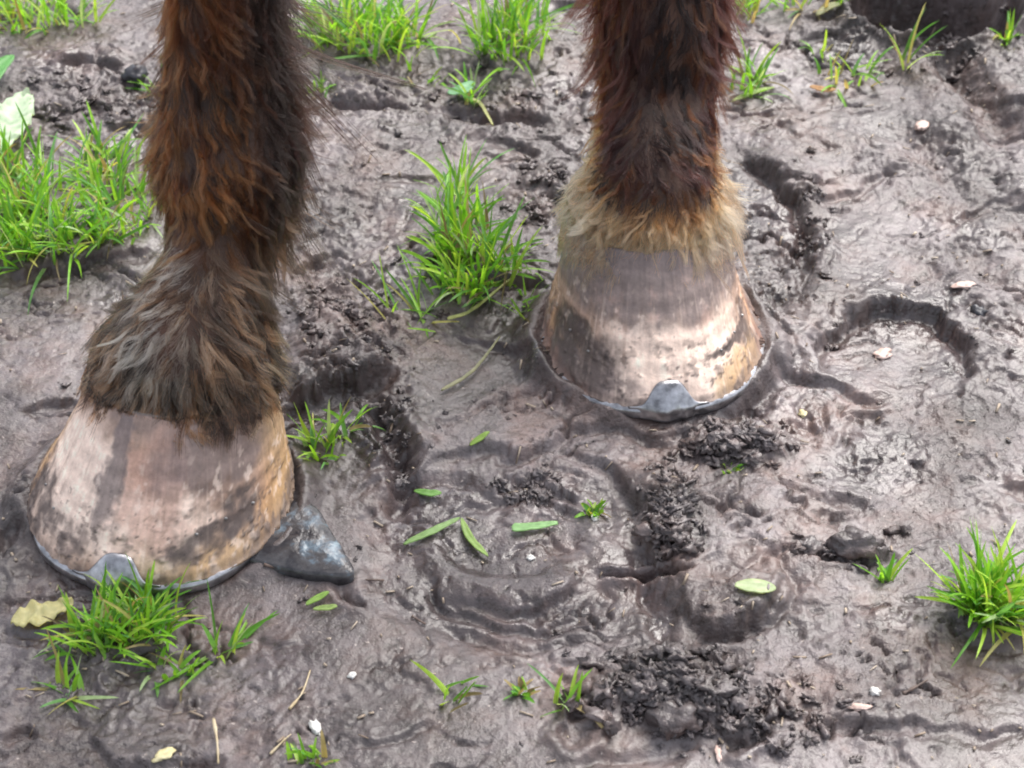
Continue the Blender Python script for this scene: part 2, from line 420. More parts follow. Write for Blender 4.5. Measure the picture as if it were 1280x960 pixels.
# ------------------------------------------------------------------ crumbs of mud (uncountable)
def lump(n=2, seed=0, amp=.35):
    bm = bmesh.new(); bmesh.ops.create_icosphere(bm, subdivisions=n, radius=1)
    V = np.array([v.co[:] for v in bm.verts]); Fc = np.array([[v.index for v in f.verts] for f in bm.faces]); bm.free()
    d = .9 + amp * (noise(V[:, 0] * 1.6 + 9, V[:, 1] * 1.6 + V[:, 2] * 1.3, seed) + .6 * noise(V[:, 2] * 3.1, V[:, 0] * 3.1 - V[:, 1] * 2.7, seed + 3) + (.35 if n > 2 else 0) * noise(V[:, 0] * 6.5 + V[:, 2], V[:, 1] * 6.5 - V[:, 2] * 4, seed + 5)) * 1.6
    return V * d[:, None], Fc
CRUMB_ZONES = [(850, 865, 80, 35, 190, 8), (930, 900, 110, 35, 80, 6), (838, 640, 30, 50, 100, 6.5), (920, 555, 50, 20, 80, 6.5), (690, 250, 45, 35, 60, 5), (440, 400, 60, 45, 60, 5.5),
               (90, 130, 110, 45, 70, 6), (1180, 60, 100, 50, 60, 6), (620, 130, 110, 30, 50, 5), (1060, 685, 50, 14, 25, 6), (500, 560, 20, 50, 30, 4), (670, 612, 50, 12, 30, 4),
               (640, 480, 640, 480, 420, 2.2), (1020, 270, 20, 70, 40, 4)]
VV, FF = [], []; off = 0
protos = [lump(3, s, .9) for s in range(10)]
for cx, cy, rx, ry, n, big in CRUMB_ZONES:
    for _ in range(n):
        px, py = cx + rx * rng.normal() * .62, cy + ry * rng.normal() * .62
        if not (-60 < px < 1340 and -60 < py < 1020): continue
        p = on(px, py); s = big * .001 * (.22 + .78 * rng.random() ** 2.2) * .8
        inside = False
        for h in HOOVES.values():
            u, v = hoof_local(h, p[0], p[1])
            if abs(u) < h['W'] and -.002 < v < h['L']: inside = True
        if inside: continue
        V, Fc = protos[rng.integers(10)]
        a = rng.random() * 6.28; c, s_ = math.cos(a), math.sin(a)
        Q = V * np.array([1.15, .6 + .4 * rng.random(), .62]) * s
        Q = Q @ np.array([[c, -s_, 0], [s_, c, 0], [0, 0, 1]]).T + p + [0, 0, s * .25]
        VV.append(Q); FF.append(Fc + off); off += len(Q)
me = mesh_np('mud_crumbs', np.vstack(VV), np.vstack(FF))
tag(link('mud_crumbs', me, MUDC), kind='stuff')

# ------------------------------------------------------------------ chopped straw and root fibres trodden into the mud (uncountable)
VV, FF = [], []; off = 0
for _ in range(520):
    p = on(rng.uniform(-40, 1320), rng.uniform(-30, 1000), .0006); a = rng.random() * 6.28; l = rng.uniform(.0012, .0055) * rng.choice([.5, 1, 1.3]); wd = rng.uniform(.0003, .0008)
    q = p + [l * math.cos(a), l * math.sin(a), 0]; q[2] = hgt(q[0], q[1]) + .0006 + .001 * rng.random()
    d = (q - p) / np.linalg.norm(q - p); sd_ = np.cross(d, [0, 0, 1.]); sd_ /= np.linalg.norm(sd_); up_ = np.cross(sd_, d)
    V = [c + wd * (x * sd_ + y * up_) for c in (p, q) for x, y in ((-1, 0), (0, .7), (1, 0), (0, -.7))]
    VV.append(np.array(V)); FF.append(np.array([[0, 1, 5, 4], [1, 2, 6, 5], [2, 3, 7, 6], [3, 0, 4, 7], [3, 2, 1, 0], [4, 5, 6, 7]]) + off); off += 8
LITTER = flat_material('trodden_fibre', (.16, .11, .075), (.50, .42, .33), 45, .6)
tag(link('plant_litter', mesh_np('plant_litter', np.vstack(VV), np.vstack(FF)), LITTER), kind='stuff')

# ------------------------------------------------------------------ the horse: hooves, shoes
def outline(h, phi, s=1.0):
    """ground outline of the hoof, phi = 0 at the toe"""
    a = np.sign(np.sin(phi)) * np.abs(np.sin(phi)) ** .92
    u = h['W'] * s * a
    v = h['L'] * .5 - h['L'] * .5 * s * np.cos(phi)
    return u, v

SHOE_T = .0075
def hoof_surface(h, phi, t):
    bu, bv = outline(h, phi)
    cw, cl = .0468, .100
    cu = cw * np.sin(phi) + (.0065 if h is HOOVES['A'] else -.001); cv = .054 + cl * .5 - cl * .5 * np.cos(phi)
    cz = .078 - .034 * (cv - .054) / cl
    sd = np.abs(np.sin(phi)) ** 2
    gh = t ** (1 - np.where(np.sin(phi) > 0, .66 if h is HOOVES['B'] else .50, .66 if h is HOOVES['B'] else .12) * sd)
    rough_ = .0016 * fbm(phi * 4, t * 2.5, 5 if h is HOOVES['A'] else 6, 3) + .00012 * np.sin(t * 50 + 1.5 * fbm(phi * 1.5, t * 2, 8, 2)) * sst(0, .2, t)
    rough_ = rough_ + .0004 * sst(.93, 1.0, t) - .0012 * sst(.06, .0, t) * (1 + fbm(phi * 14, t * 0 + 3, 15, 2))
    u = bu + (cu - bu) * gh; v = bv + (cv - bv) * gh
    n = np.stack([np.sin(phi) * .8, -np.cos(phi) * .75, .55 + 0 * phi], -1)
    rough_ = rough_ + .0010 * sst(.16, .30, fbm(phi / 1.6 * 8 + 4, t * 6, (30 if h is HOOVES['A'] else 60) + 11, 4, .6)) * sst(.55, .15, t) + .00018 * np.sin(t * 46 + 2 * fbm(phi * 1.2, t, 18, 2)) * sst(.1, .3, t) * sst(.95, .8, t)
    z = h['toe'][2] + SHOE_T + (cz - SHOE_T) * t
    P = np.stack([u, v, z], -1) + n * rough_[..., None]
    x, y = hoof_world(h, P[..., 0], P[..., 1])
    return np.stack([x, y, P[..., 2]], -1)

def hoof_colours(k, phi, t):
    """horn colours, streaks, stains and dried mud films"""
    h = HOOVES[k]; sg = 30 if k == 'A' else 60
    a = phi / 1.6                                   # -1..1 over the visible front
    aw = a + .10 * fbm(a * 6, t * 5, sg, 4, .6); tw = t + .12 * fbm(a * 6, t * 5, sg + 1, 4, .6)
    col = np.array([.46, .31, .235]) + 0 * a[..., None]
    def paint(c, m, col):
        m = np.clip(m, 0, 1)[..., None]; return col * (1 - m) + np.array(c) * m
    def sp(ca, ct, ra, rt, e=.25): return sst(1 + e, 1 - e, np.hypot((aw - ca) / ra, (tw - ct) / rt))
    streak = fbm(a * 22, t * 1.2, sg + 2, 3); streak2 = fbm(a * 60, t * 2.5, sg + 3, 2)
    mott = fbm(a * 9, t * 7, sg + 4, 4); fine = fbm(a * 40, t * 30, sg + 5, 3)
    pale = (.93, .73, .62); grey = (.175, .140, .140); dark = (.055, .042, .042); org = (.46, .22, .07); tan = (.52, .34, .16); umb = (.14, .085, .06)
    if k == 'A':
        col = paint(pale, .95 * sp(-.42, .45, .40, .42), col)
        col = paint(pale, .85 * sp(.12, .30, .30, .25), col)
        col = paint((.56, .33, .26), .6 * sp(.12, .55, .18, .40), col)
        col = paint(grey, .82 * sp(-.12, .66, .085, .44), col)
        col = paint(grey, .75 * sp(.50, .72, .42, .26), col)
        col = paint(umb, .55 * sp(.42, .42, .26, .18) * sst(-.3, .3, mott), col)
        col = paint(grey, .6 * sst(.80, .98, tw), col)
        col = paint(tan, .75 * sst(.30, .02, tw) * sst(-.2, .3, a), col)
        col = paint(org, .50 * sst(.62, .82, np.abs(aw)) * sst(.62, .2, tw), col)
        col = paint(tan, .55 * sst(.70, .95, np.abs(aw)), col)
        for q in ((-.60, .18, .20, .16), (-.30, .20, .13, .10), (-.74, .30, .10, .14), (.34, .20, .16, .10), (.58, .30, .13, .13), (-.02, .05, .09, .05), (.20, .06, .10, .05)):
            col = paint(dark, .75 * sp(*q) * sst(-.35, .25, mott), col)
    else:
        col = paint(pale, .9 * sp(.0, .22, .42, .34), col)
        col = paint(pale, .5 * sp(.45, .36, .18, .22), col)
        col = paint((.225, .180, .172), .92 * sst(.40, .62, tw + .07 * streak), col)
        col = paint(grey, .65 * sst(.74, .96, tw), col)
        col = paint((.55, .36, .30), .35 * sst(.1, .5, mott) * sp(0, .5, .5, .3), col)
        col = paint(dark, .85 * sp(-.54, .19, .34, .22, .25) * sst(-.9, -.1, mott), col)
        col = paint(grey, .6 * sp(-.35, .08, .30, .12), col)
        col = paint(dark, .7 * sp(.42, .26, .20, .035), col)
        col = paint(umb, .6 * sp(.62, .30, .10, .16), col)
        col = paint(org, .40 * sst(.70, .86, np.abs(aw)) * sst(.55, .12, tw), col)
        col = paint((.30, .09, .035), .8 * sst(.09, .0, tw) * sst(.3, .5, np.abs(a)), col)
        col = paint(tan, .65 * sp(.50, .06, .25, .14), col)
    col = col * (1 + .28 * streak * sst(1, .2, t) + .18 * streak2 + .24 * mott + .18 * fine)[..., None]
    splash = sst(.16, .26, fbm(a * 8 + 4, t * 6, sg + 11, 4, .6)) * sst(.55, .15, t + .1 * mott)
    col = paint((.15, .115, .105), .65 * splash, col)
    blot = sst(.22, .30, fbm(a * 11 + 4, t * 9, sg + 13, 4, .6) - .05) * sst(.7, .2, t)
    col = paint((.08, .06, .055), .6 * blot, col)
    light = sst(.20, .34, fbm(a * 12 + 9, t * 7, sg + 15, 3, .6)) * sst(.85, .5, t)
    col = paint((.88, .72, .62), .45 * light, col)
    vs = sst(.1, .45, fbm(a * 30, t * 1.6, sg + 17, 3, .6)) * sst(.8, .45, t) * sst(.75, .35, np.abs(a))
    col = paint((.90, .72, .61), .32 * vs, col)
    vd = sst(.25, .5, fbm(a * 34 + 7, t * 1.4, sg + 19, 3, .6)) * sst(.9, .5, t)
    col = paint((.26, .15, .10), .3 * vd, col)
    col = col * (1 + .035 * np.sin(t * 46 + 2 * fbm(phi * 1.2, t, 18, 2)) * sst(.15, .4, t))[..., None]
    low = sst(.20, .04, t + .12 * fbm(a * 9, t * 3, sg + 21, 4, .6) + .10 * np.cos(a * 1.5))
    col = paint((.13, .098, .088), .8 * low, col)
    for q in (((-.56, .20, .30, .20), (.44, .27, .20, .045), (.70, .22, .10, .14)) if k == 'B' else ((-.62, .17, .20, .15), (.36, .20, .20, .11), (.60, .30, .14, .14), (-.30, .10, .12, .07))):
        col = paint((.085, .064, .060), .78 * sp(*q) * sst(-.7, .1, mott), col)
    speck = sst(.42, .55, fbm(a * 26, t * 20, sg + 9, 2))
    col = paint((.05, .04, .038), .75 * speck * sst(.75, .2, t), col)
    edge = sst(.985, 1.0, t); col = paint((.12, .10, .095), edge, col)
    return np.clip(col, .01, .9)

HORN, nt, b = mat('hoof_horn')
a_ = nt.nodes.new('ShaderNodeAttribute'); a_.attribute_name = 'horn'
nz = noise_node(nt, 300, 4, .6)
nt.links.new(mix(nt, .45, a_.outputs['Color'], ramp(nt, nz, [(.3, (.72, .70, .68)), (.7, (1.2, 1.2, 1.2))]), 'MULTIPLY'), b.inputs['Base Color'])
nt.links.new(ramp(nt, noise_node(nt, 60, 4), [(.35, (.50,) * 3), (.65, (.75,) * 3)]), b.inputs['Roughness'])
bump(nt, b, nz, .0007, .6)

HOOF_PARTS = []
def make_hoof(k):
    h = HOOVES[k]; nu, nv = 420, 150
    phi = -math.pi + 2 * math.pi * np.arange(nu) / nu; t = np.linspace(0, 1, nv)
    PH, T = np.meshgrid(phi, t, indexing='ij')
    V = hoof_surface(h, PH, T).reshape(-1, 3); C = hoof_colours(k, PH, T).reshape(-1, 3)
    Fc = grid_faces(nu, nv, True)
    bm_faces = [Fc]
    top = V.reshape(nu, nv, 3)[:, -1].mean(0) + [0, 0, -.004]; bot = V.reshape(nu, nv, 3)[:, 0].mean(0) + [0, 0, .006]
    n0 = len(V); V = np.vstack([V, top, bot]); C = np.vstack([C, [.1, .08, .07], [.12, .1, .09]])
    me = bpy.data.meshes.new('hoof')
    faces = [tuple(f) for f in Fc]
    for i in range(nu):
        j = (i + 1) % nu
        faces.append((i * nv + nv - 1, j * nv + nv - 1, n0)); faces.append((j * nv, i * nv, n0 + 1))
    me.from_pydata([tuple(p) for p in V], [], faces); me.update()
    vcol(me, 'horn', C)
    hoof = link('hoof', me, HORN)
    # the shoe: a flat bar bent round the ground outline, open at the heel, with a clip drawn up over the toe
    pm = 2.45; n = 121
    ph = np.linspace(-pm, pm, n); bm = bmesh.new(); rings = []
    z0 = h['toe'][2]
    sec = [(.995, 0), (1.010, .0018), (1.014, .0050), (1.006, SHOE_T - .0003), (.80, SHOE_T - .0003), (.78, .004), (.80, 0)]
    for p in ph:
        rr = []
        for s, z in sec:
            u, v = outline(h, np.array(p), s - .05 * float(sst(.55, 1.15, abs(p))))
            x, y = hoof_world(h, float(u), float(v)); rr.append(bm.verts.new((x, y, z0 + z)))
        rings.append(rr)
    for A, B in zip(rings[:-1], rings[1:]):
        for i in range(len(sec)):
            j = (i + 1) % len(sec); bm.faces.new((A[i], A[j], B[j], B[i]))
    bm.faces.new(rings[0]); bm.faces.new(rings[-1][::-1])
    # toe clip
    nu2, nv2 = 33, 15; half = .31; hc = .0128 if k == 'B' else .0125
    c0 = 0.02 if k == 'B' else 0.0
    front = []; back = []
    for i in range(nu2):
        s = -1 + 2 * i / (nu2 - 1); fr = []; bk = []
        prof = (1 - abs(s) ** 2.2) ** .9 * .5 + .5 * math.exp(-(s / .42) ** 2) if abs(s) < 1 else 0
        prof = .94 * math.exp(-abs(s / .50) ** 3.6) + .06 * (1 - s * s)
        for j in range(nv2):
            q = j / (nv2 - 1); zz = SHOE_T * .15 + q * (SHOE_T * .85 + hc * prof)
            tt = max(0.0, (zz - SHOE_T) / (.078 - SHOE_T))
            P = hoof_surface(h, np.array([c0 + s * half]), np.array([tt]))[0]
            d = np.array(hoof_world(h, math.sin(c0 + s * half), -math.cos(c0 + s * half))) - np.array(hoof_world(h, 0, 0))
            th = .0008 + .0036 * (1 - q ** 2.5) ** .6 * math.exp(-(s / .5) ** 2)
            fr.append(bm.verts.new((P[0] + d[0] * th, P[1] + d[1] * th, z0 + zz + .0012 * q)))
            bk.append(bm.verts.new((P[0] - d[0] * .0012, P[1] - d[1] * .0012, z0 + zz - .0004)))
        front.append(fr); back.append(bk)
    for i in range(nu2 - 1):
        for j in range(nv2 - 1):
            bm.faces.new((front[i][j], front[i + 1][j], front[i + 1][j + 1], front[i][j + 1]))
            bm.faces.new((back[i][j + 1], back[i + 1][j + 1], back[i + 1][j], back[i][j]))
        bm.faces.new((front[i][-1], front[i + 1][-1], back[i + 1][-1], back[i][-1]))
        bm.faces.new((front[i + 1][0], front[i][0], back[i][0], back[i + 1][0]))
    for fr, bk in ((front[0], back[0]), (front[-1], back[-1])):
        for j in range(nv2 - 1): bm.faces.new((fr[j], fr[j + 1], bk[j + 1], bk[j]))
    bmesh.ops.recalc_face_normals(bm, faces=bm.faces)
    me = bpy.data.meshes.new('horseshoe'); bm.to_mesh(me); bm.free()
    link('horseshoe', me, STEEL, hoof)
    # nail clenches
    for ang, tt in ((-1.0, .26), (-.72, .24), (.55, .27), (.80, .29), (1.08, .27)):
        P = hoof_surface(h, np.array([ang]), np.array([tt]))[0]
        V, Fc = lump(2, 3, .12)
        Q = V * np.array([.0013, .0009, .0009]); me = mesh_np('nail', Q + P, Fc)
        link('nail', me, NAIL, hoof)
    return hoof

# ------------------------------------------------------------------ the horse: one continuous body (forelegs and breast)
def loft(bm, P, rx, ry, lat, n=40):
    P = np.array(P); rings = []
    for i in range(len(P)):
        t = P[min(i + 1, len(P) - 1)] - P[max(i - 1, 0)]; t /= np.linalg.norm(t)
        l = lat - t * np.dot(lat, t); l /= np.linalg.norm(l); f = np.cross(t, l)
        rings.append([bm.verts.new(P[i] + l * rx[i] * math.cos(a) + f * ry[i] * math.sin(a)) for a in np.linspace(0, 2 * math.pi, n, endpoint=False)])
    for A, B in zip(rings[:-1], rings[1:]):
        for i in range(n): bm.faces.new((A[i], A[(i + 1) % n], B[(i + 1) % n], B[i]))
    bm.faces.new(rings[0][::-1]); bm.faces.new(rings[-1])

def cr(P, m):
    P = np.array(P); out = []
    for i in range(len(P) - 1):
        p0, p1, p2, p3 = P[max(i - 1, 0)], P[i], P[i + 1], P[min(i + 2, len(P) - 1)]
        for t in np.linspace(0, 1, m, endpoint=False):
            out.append(.5 * ((2 * p1) + (-p0 + p2) * t + (2 * p0 - 5 * p1 + 4 * p2 - p3) * t * t + (-p0 + 3 * p1 - 3 * p2 + p3) * t ** 3))
    out.append(P[-1]); return np.array(out)

# (behind the toe, height, photo x, half width in photo pixels, half depth in metres)
LEGS = {
    'A': [(.103, .050, 240, 96, .044), (.104, .072, 240, 108, .0480), (.107, .083, 246, 96, .046), (.119, .097, 259, 72, .039), (.141, .114, 271, 54, .031), (.158, .135, 284, 76, .041), (.167, .158, 285, 87, .047),
          (.170, .186, 281, 74, .038), (.170, .22, 279, 66, .031), (.168, .28, 277, 64, .030)],
    'B': [(.103, .052, 815, 94, .044), (.104, .072, 815, 98, .0480), (.107, .083, 817, 89, .045), (.121, .097, 819, 74, .040), (.145, .116, 823, 68, .034), (.160, .138, 826, 72, .042), (.170, .162, 828, 77, .044),
          (.173, .19, 828, 74, .037), (.172, .22, 828, 70, .031), (.170, .28, 828, 68, .030)],
}
AXIS = {}
bm = bmesh.new()
for k, st in LEGS.items():
    h = HOOVES[k]; ty = h['toe'][1]; rows = []
    for dv, z, px, hw, ry in st:
        Y = ty + dv; x = XW(px, Y, z)
        d = np.dot(np.array([x, Y, z]) - CAM, FWD)
        rows.append((x, Y, z + h['toe'][2], hw / F * d, ry))
    x, Y = rows[-1][0], rows[-1][1]
    inw = .01 if k == 'A' else -.01
    rows += [(x, Y - .004, .34, .031, .033), (x, Y - .012, .385, .043, .042), (x, Y - .012, .42, .046, .045), (x, Y - .004, .455, .042, .042),
             (x + inw, Y + .006, .53, .050, .056), (x + 2 * inw, Y + .015, .62, .062, .080), (x + 2 * inw, Y + .03, .72, .072, .105), (x + 3 * inw, Y + .05, .83, .075, .12), (x + 3 * inw, Y + .06, .92, .06, .10)]
    S = cr(rows, 6); AXIS[k] = S
    lat = np.array([math.cos(h['yaw']), -math.sin(h['yaw']), 0])
    loft(bm, S[:, :3], S[:, 3], S[:, 4], lat)
mx = (AXIS['A'][-1, 0] + AXIS['B'][-1, 0]) / 2; my = (AXIS['A'][-1, 1] + AXIS['B'][-1, 1]) / 2
for (dx, dy, z, a, b_, c) in ((0, .02, .86, .17, .15, .16), (0, .10, .95, .19, .22, .17)):
    g = bmesh.ops.create_uvsphere(bm, u_segments=40, v_segments=24, radius=1)
    for v in g['verts']: v.co = Vector((mx + dx + a * v.co.x, my + dy + b_ * v.co.y, z + c * v.co.z))
bmesh.ops.recalc_face_normals(bm, faces=bm.faces)
me = bpy.data.meshes.new('horse_form'); bm.to_mesh(me); bm.free()
tmp = bpy.data.objects.new('horse_form', me); COL.objects.link(tmp)
md = tmp.modifiers.new('r', 'REMESH'); md.mode = 'VOXEL'; md.voxel_size = .0035; md.use_smooth_shade = True
ms = tmp.modifiers.new('s', 'SMOOTH'); ms.iterations = 6; ms.factor = .5
dg = bpy.context.evaluated_depsgraph_get()
body_me = bpy.data.meshes.new_from_object(tmp.evaluated_get(dg)); body_me.name = 'horse'
bpy.data.objects.remove(tmp); bpy.data.meshes.remove(me)
body_me.materials.clear()
COAT, nt, b = mat('horse_coat')
nt.links.new(ramp(nt, noise_node(nt, 25, 5), [(.3, (.022, .013, .010)), (.7, (.075, .034, .02))]), b.inputs['Base Color'])
b.inputs['Roughness'].default_value = .75; bump(nt, b, noise_node(nt, 500, 3), .0015, .6)
horse = link('horse', body_me, COAT)
tag(horse, 'bay horse with two shaggy brown forelegs and shod tan hooves standing in mud', 'horse')
for k in ('A', 'B'):
    hf = make_hoof(k); hf.parent = horse
    hf['label'] = 'muddy tan hoof with dark grey streak, grass at its toe clip' if k == 'A' else 'tan hoof with grey upper half and pale toe under golden hair band'

# ------------------------------------------------------------------ hair
HAIRM = bpy.data.materials.new('horse_hair'); HAIRM.use_nodes = True
nt = HAIRM.node_tree; nt.nodes.remove(nt.nodes['Principled BSDF'])
hb = nt.nodes.new('ShaderNodeBsdfHairPrincipled'); hb.parametrization = 'COLOR'
at = nt.nodes.new('ShaderNodeAttribute'); at.attribute_name = 'tint'
nt.links.new(at.outputs['Color'], hb.inputs['Color'])
hb.inputs['IOR'].default_value = 1.32; hb.inputs['Roughness'].default_value = .32; hb.inputs['Radial Roughness'].default_value = .5; hb.inputs['Random Roughness'].default_value = .2
nt.links.new(hb.outputs[0], nt.nodes['Material Output'].inputs['Surface'])

bV = np.empty(len(body_me.vertices) * 3, np.float32); body_me.vertices.foreach_get('co', bV); bV = bV.reshape(-1, 3).astype(float)
bN = np.empty(len(body_me.vertices) * 3, np.float32); body_me.vertex_normals.foreach_get('vector', bN); bN = bN.reshape(-1, 3).astype(float)
body_me.calc_loop_triangles()
bT = np.empty(len(body_me.loop_triangles) * 3, np.int32); body_me.loop_triangles.foreach_get('vertices', bT); bT = bT.reshape(-1, 3)

def fur(k, count):
    h = HOOVES[k]; S = AXIS[k]
    c = bV[bT].mean(1); z = c[:, 2] - h['toe'][2]
    other = AXIS['B' if k == 'A' else 'A']
    mine = np.abs(c[:, 0] - S[20, 0]) < np.abs(c[:, 0] - other[20, 0])
    area = .5 * np.linalg.norm(np.cross(bV[bT[:, 1]] - bV[bT[:, 0]], bV[bT[:, 2]] - bV[bT[:, 0]]), axis=1)
    _, vv = hoof_local(h, c[:, 0], c[:, 1])
    w = area * mine * (z > (.0775 if k == 'A' else .0785) - .034 * (vv - .054) / .104 + rng.normal(size=len(c)) * .0012) * np.where(z < .27, 1.0, np.where(z < .5, .22, .06)) * np.where(z < .095, 2.4 if k == 'A' else 4.5, 1.0)
    idx = rng.choice(len(w), count, p=w / w.sum())
    r1, r2 = rng.random(count), rng.random(count); s1 = np.sqrt(r1)
    bw = np.stack([1 - s1, s1 * (1 - r2), s1 * r2], -1)
    P = (bV[bT[idx]] * bw[..., None]).sum(1); Nn = (bN[bT[idx]] * bw[..., None]).sum(1); Nn /= np.linalg.norm(Nn, axis=1)[:, None]
    z = P[:, 2] - h['toe'][2]
    # axis position at that height, angle round the leg (0 = towards the viewer, + = viewer's right)
    cx = np.interp(P[:, 2], S[:, 2], S[:, 0]); cy = np.interp(P[:, 2], S[:, 2], S[:, 1])
    th = np.arctan2(P[:, 0] - cx, -(P[:, 1] - cy))
    # flow: down along the leg, with swirls
    down = np.array([0, 0, -1.0]) + 0 * P
    sw = 1.5 * fbm(th * 1.6, z * 28, 101 if k == 'A' else 102, 3) + .0
    side = np.stack([np.cos(th), np.sin(th), 0 * th], -1)
    sw = sw * (.2 + .8 * sst(.08, .12, z))
    if k == 'A': sw = sw + .25 * sst(.12, .2, z)
    dr = down + side * sw[:, None]
    T = dr - Nn * (dr * Nn).sum(1)[:, None]; T /= np.linalg.norm(T, axis=1)[:, None]
    L = np.interp(z, [.05, .066, .085, .11, .14, .17, .23, .5, 1.0], [.009, .0115, .015, .017, .015, .013, .013, .012, .010] if k == 'A' else [.012, .0155, .014, .010, .016, .016, .014, .012, .010])
    back = np.abs(th) > 2.0
    L = L * (1 + .9 * back * (z > .10) * (z < .25)) * (.75 + .5 * rng.random(count))
    lift = np.interp(z, [.05, .09, .14, .3], [.06, .10, .05, .04]) + .07 * rng.random(count)
    lift = lift + .28 * back * (z > .1)
    if k == 'A': lift = lift + .35 * sst(1.0, 1.6, th) * sst(.15, .18, z) * (z < .26) * (rng.random(count) < .3)
    if k == 'A':
        strand = (th > 1.1) & (th < 2.7) & (z > .19) & (z < .33) & (rng.random(count) < .05)
        L = np.where(strand, .045 + .03 * rng.random(count), L); lift = np.where(strand, .75, lift)
    # locks
    M = max(50, count // 15); ci = rng.choice(count, M, replace=False)
    kd = kdtree.KDTree(M)
    for q, i in enumerate(ci): kd.insert(P[i] * np.array([1, 1, .6]), q)
    kd.balance()
    own = np.array([kd.find(P[i] * np.array([1, 1, .6]))[1] for i in range(count)])
    jit = rng.normal(size=(M, 3)) * .34; Ljit = .75 + .6 * rng.random(M)
    L = L * Ljit[own] * .88
    D0 = T * np.cos(lift)[:, None] + Nn * np.sin(lift)[:, None] + jit[own] * .36 + rng.normal(size=(count, 3)) * .13
    D0 /= np.linalg.norm(D0, axis=1)[:, None]
    K = 7; s = np.linspace(0, 1, K)
    ph1 = rng.random(M) * 6.28; bend = rng.normal(size=(M, 3)) * .28
    pts = P[:, None] + L[:, None, None] * (s[None, :, None] * D0[:, None] + (s ** 2)[None, :, None] * (np.array([0, 0, -.28]) + bend[own])[:, None])
    curl = ((.0018 * np.sin(s[None] * 7 + ph1[own][:, None]) * s[None]))
    pts += side[:, None] * curl[..., None]
    # clump the tips of a lock together
    tip = pts[ci]                                  # M,K,3
    cf = ((.45 + .45 * rng.random(M))[own] * np.where(z < .1, .6, 1.0))[:, None] * s[None] ** .85
    tgt = tip[own]
    pts = pts * (1 - cf[..., None]) + tgt * cf[..., None]
    # nothing grows into the horn
    u, v = hoof_local(h, pts[..., 0], pts[..., 1]); zz = pts[..., 2] - h['toe'][2]
    t = np.clip((zz - SHOE_T) / (.074 - SHOE_T), 0, 1); low = zz < .078
    cv = .054 + .050
    u = u - (.0065 * t if k == 'A' else 0); mv = (h['L'] * .5) * (1 - t) + cv * t; rw = h['W'] * (1 - t ** .7) + .0468 * t ** .7; rl = h['L'] * .5 * (1 - t) + .050 * t
    rr = np.hypot(u / rw, (v - mv) / rl); push = np.where(low & (rr < 1.01) & (rr > .8) & (v < mv + .04), 1.015 / np.maximum(rr, .3), 1.0)
    u2, v2 = u * push + (.0065 * t if k == 'A' else 0), mv + (v - mv) * push
    x2, y2 = hoof_world(h, u2, v2); pts[..., 0] = np.where(push > 1, x2, pts[..., 0]); pts[..., 1] = np.where(push > 1, y2, pts[..., 1])
    # colours of the coat
    ln = rng.random(M)[own]; hn = rng.random(count)
    pat = fbm(th * 1.8, z * 40, 111 if k == 'A' else 112, 3)
    C = np.zeros((count, 3))
    def put(c, m):
        m = np.clip(m, 0, 1)[:, None]; C[:] = C * (1 - m) + np.array(c) * m
    if k == 'A':
        put((.19, .080, .042), np.ones(count))
        put((.36, .155, .070), sst(.05, .35, pat + .25 * np.exp(-((th + .15) / .6) ** 2 - ((z - .155) / .02) ** 2)))
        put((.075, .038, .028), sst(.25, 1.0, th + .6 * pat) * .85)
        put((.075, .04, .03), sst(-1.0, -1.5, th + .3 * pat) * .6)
        put((.20, .115, .08), sst(.142, .120, z + .012 * pat))
        put((.50, .43, .36), (ln < .42) * sst(.130, .105, z) * np.exp(-((th + .25) / .55) ** 2) * .9)
        put((.46, .28, .17), (ln > .66) * sst(.112, .085, z) * .85)
        put((.08, .058, .048), sst(.2, .8, th) * sst(.135, .12, z) * .7)
        put((.06, .045, .04), (ln > .3) * (ln < .55) * sst(.10, .07, z) * .8)
    else:
        put((.17, .058, .030), np.ones(count))
        put((.040, .024, .022), np.exp(-((th - .12) / .62) ** 2) * sst(.095, .125, z + .012 * pat) * 1.1)
        put((.32, .12, .05), (ln > .78) * .7)
        put((.11, .04, .025), sst(.5, .9, th) * sst(.12, .15, z) * .6)
        put((.055, .03, .024), (ln < .2) * .8)
        zb = z + .006 * pat + .004 * (ln - .5) - .012 * sst(.6, 1.3, np.abs(th))
        put((.62, .42, .23), sst(.087, .079, zb))
        put((.55, .43, .31), (ln > .6) * sst(.082, .074, zb) * .8)
        put((.50, .24, .10), sst(.098, .090, zb + .004) * sst(.080, .086, zb) * .6)
    C *= ((.75 + .5 * hn) * (.18 if k == 'A' else .19))[:, None]
    lum = C.mean(1, keepdims=True); C = lum + (C - lum) * 1.30
    if k == 'A':
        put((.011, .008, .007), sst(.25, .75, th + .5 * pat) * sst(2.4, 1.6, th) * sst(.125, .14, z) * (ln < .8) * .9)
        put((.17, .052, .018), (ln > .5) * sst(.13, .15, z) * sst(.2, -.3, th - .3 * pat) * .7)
        put((.014, .010, .009), (ln < .22) * sst(.13, .15, z) * .8)
        put((.30, .105, .035), np.exp(-((th + .25) / .55) ** 2 - ((z - .158) / .016) ** 2) * (ln > .35) * .8)
        put((.24, .080, .028), np.exp(-((th + .1) / .5) ** 2 - ((z - .20) / .02) ** 2) * (ln > .5) * .6)
        skirt = sst(.135, .115, z + .008 * pat)
        put((.25, .115, .058), (ln > .70) * skirt * .9)
        put((.016, .012, .010), (ln < .33) * skirt * .85)
        put((.50, .42, .33), (ln > .25) * (ln < .85) * sst(.140, .128, z) * sst(.088, .100, z) * np.exp(-((th + .42) / .30) ** 2) * .9)
        put((.34, .20, .11), (ln > .60) * (ln < .70) * sst(.10, .085, z) * .9)
    else:
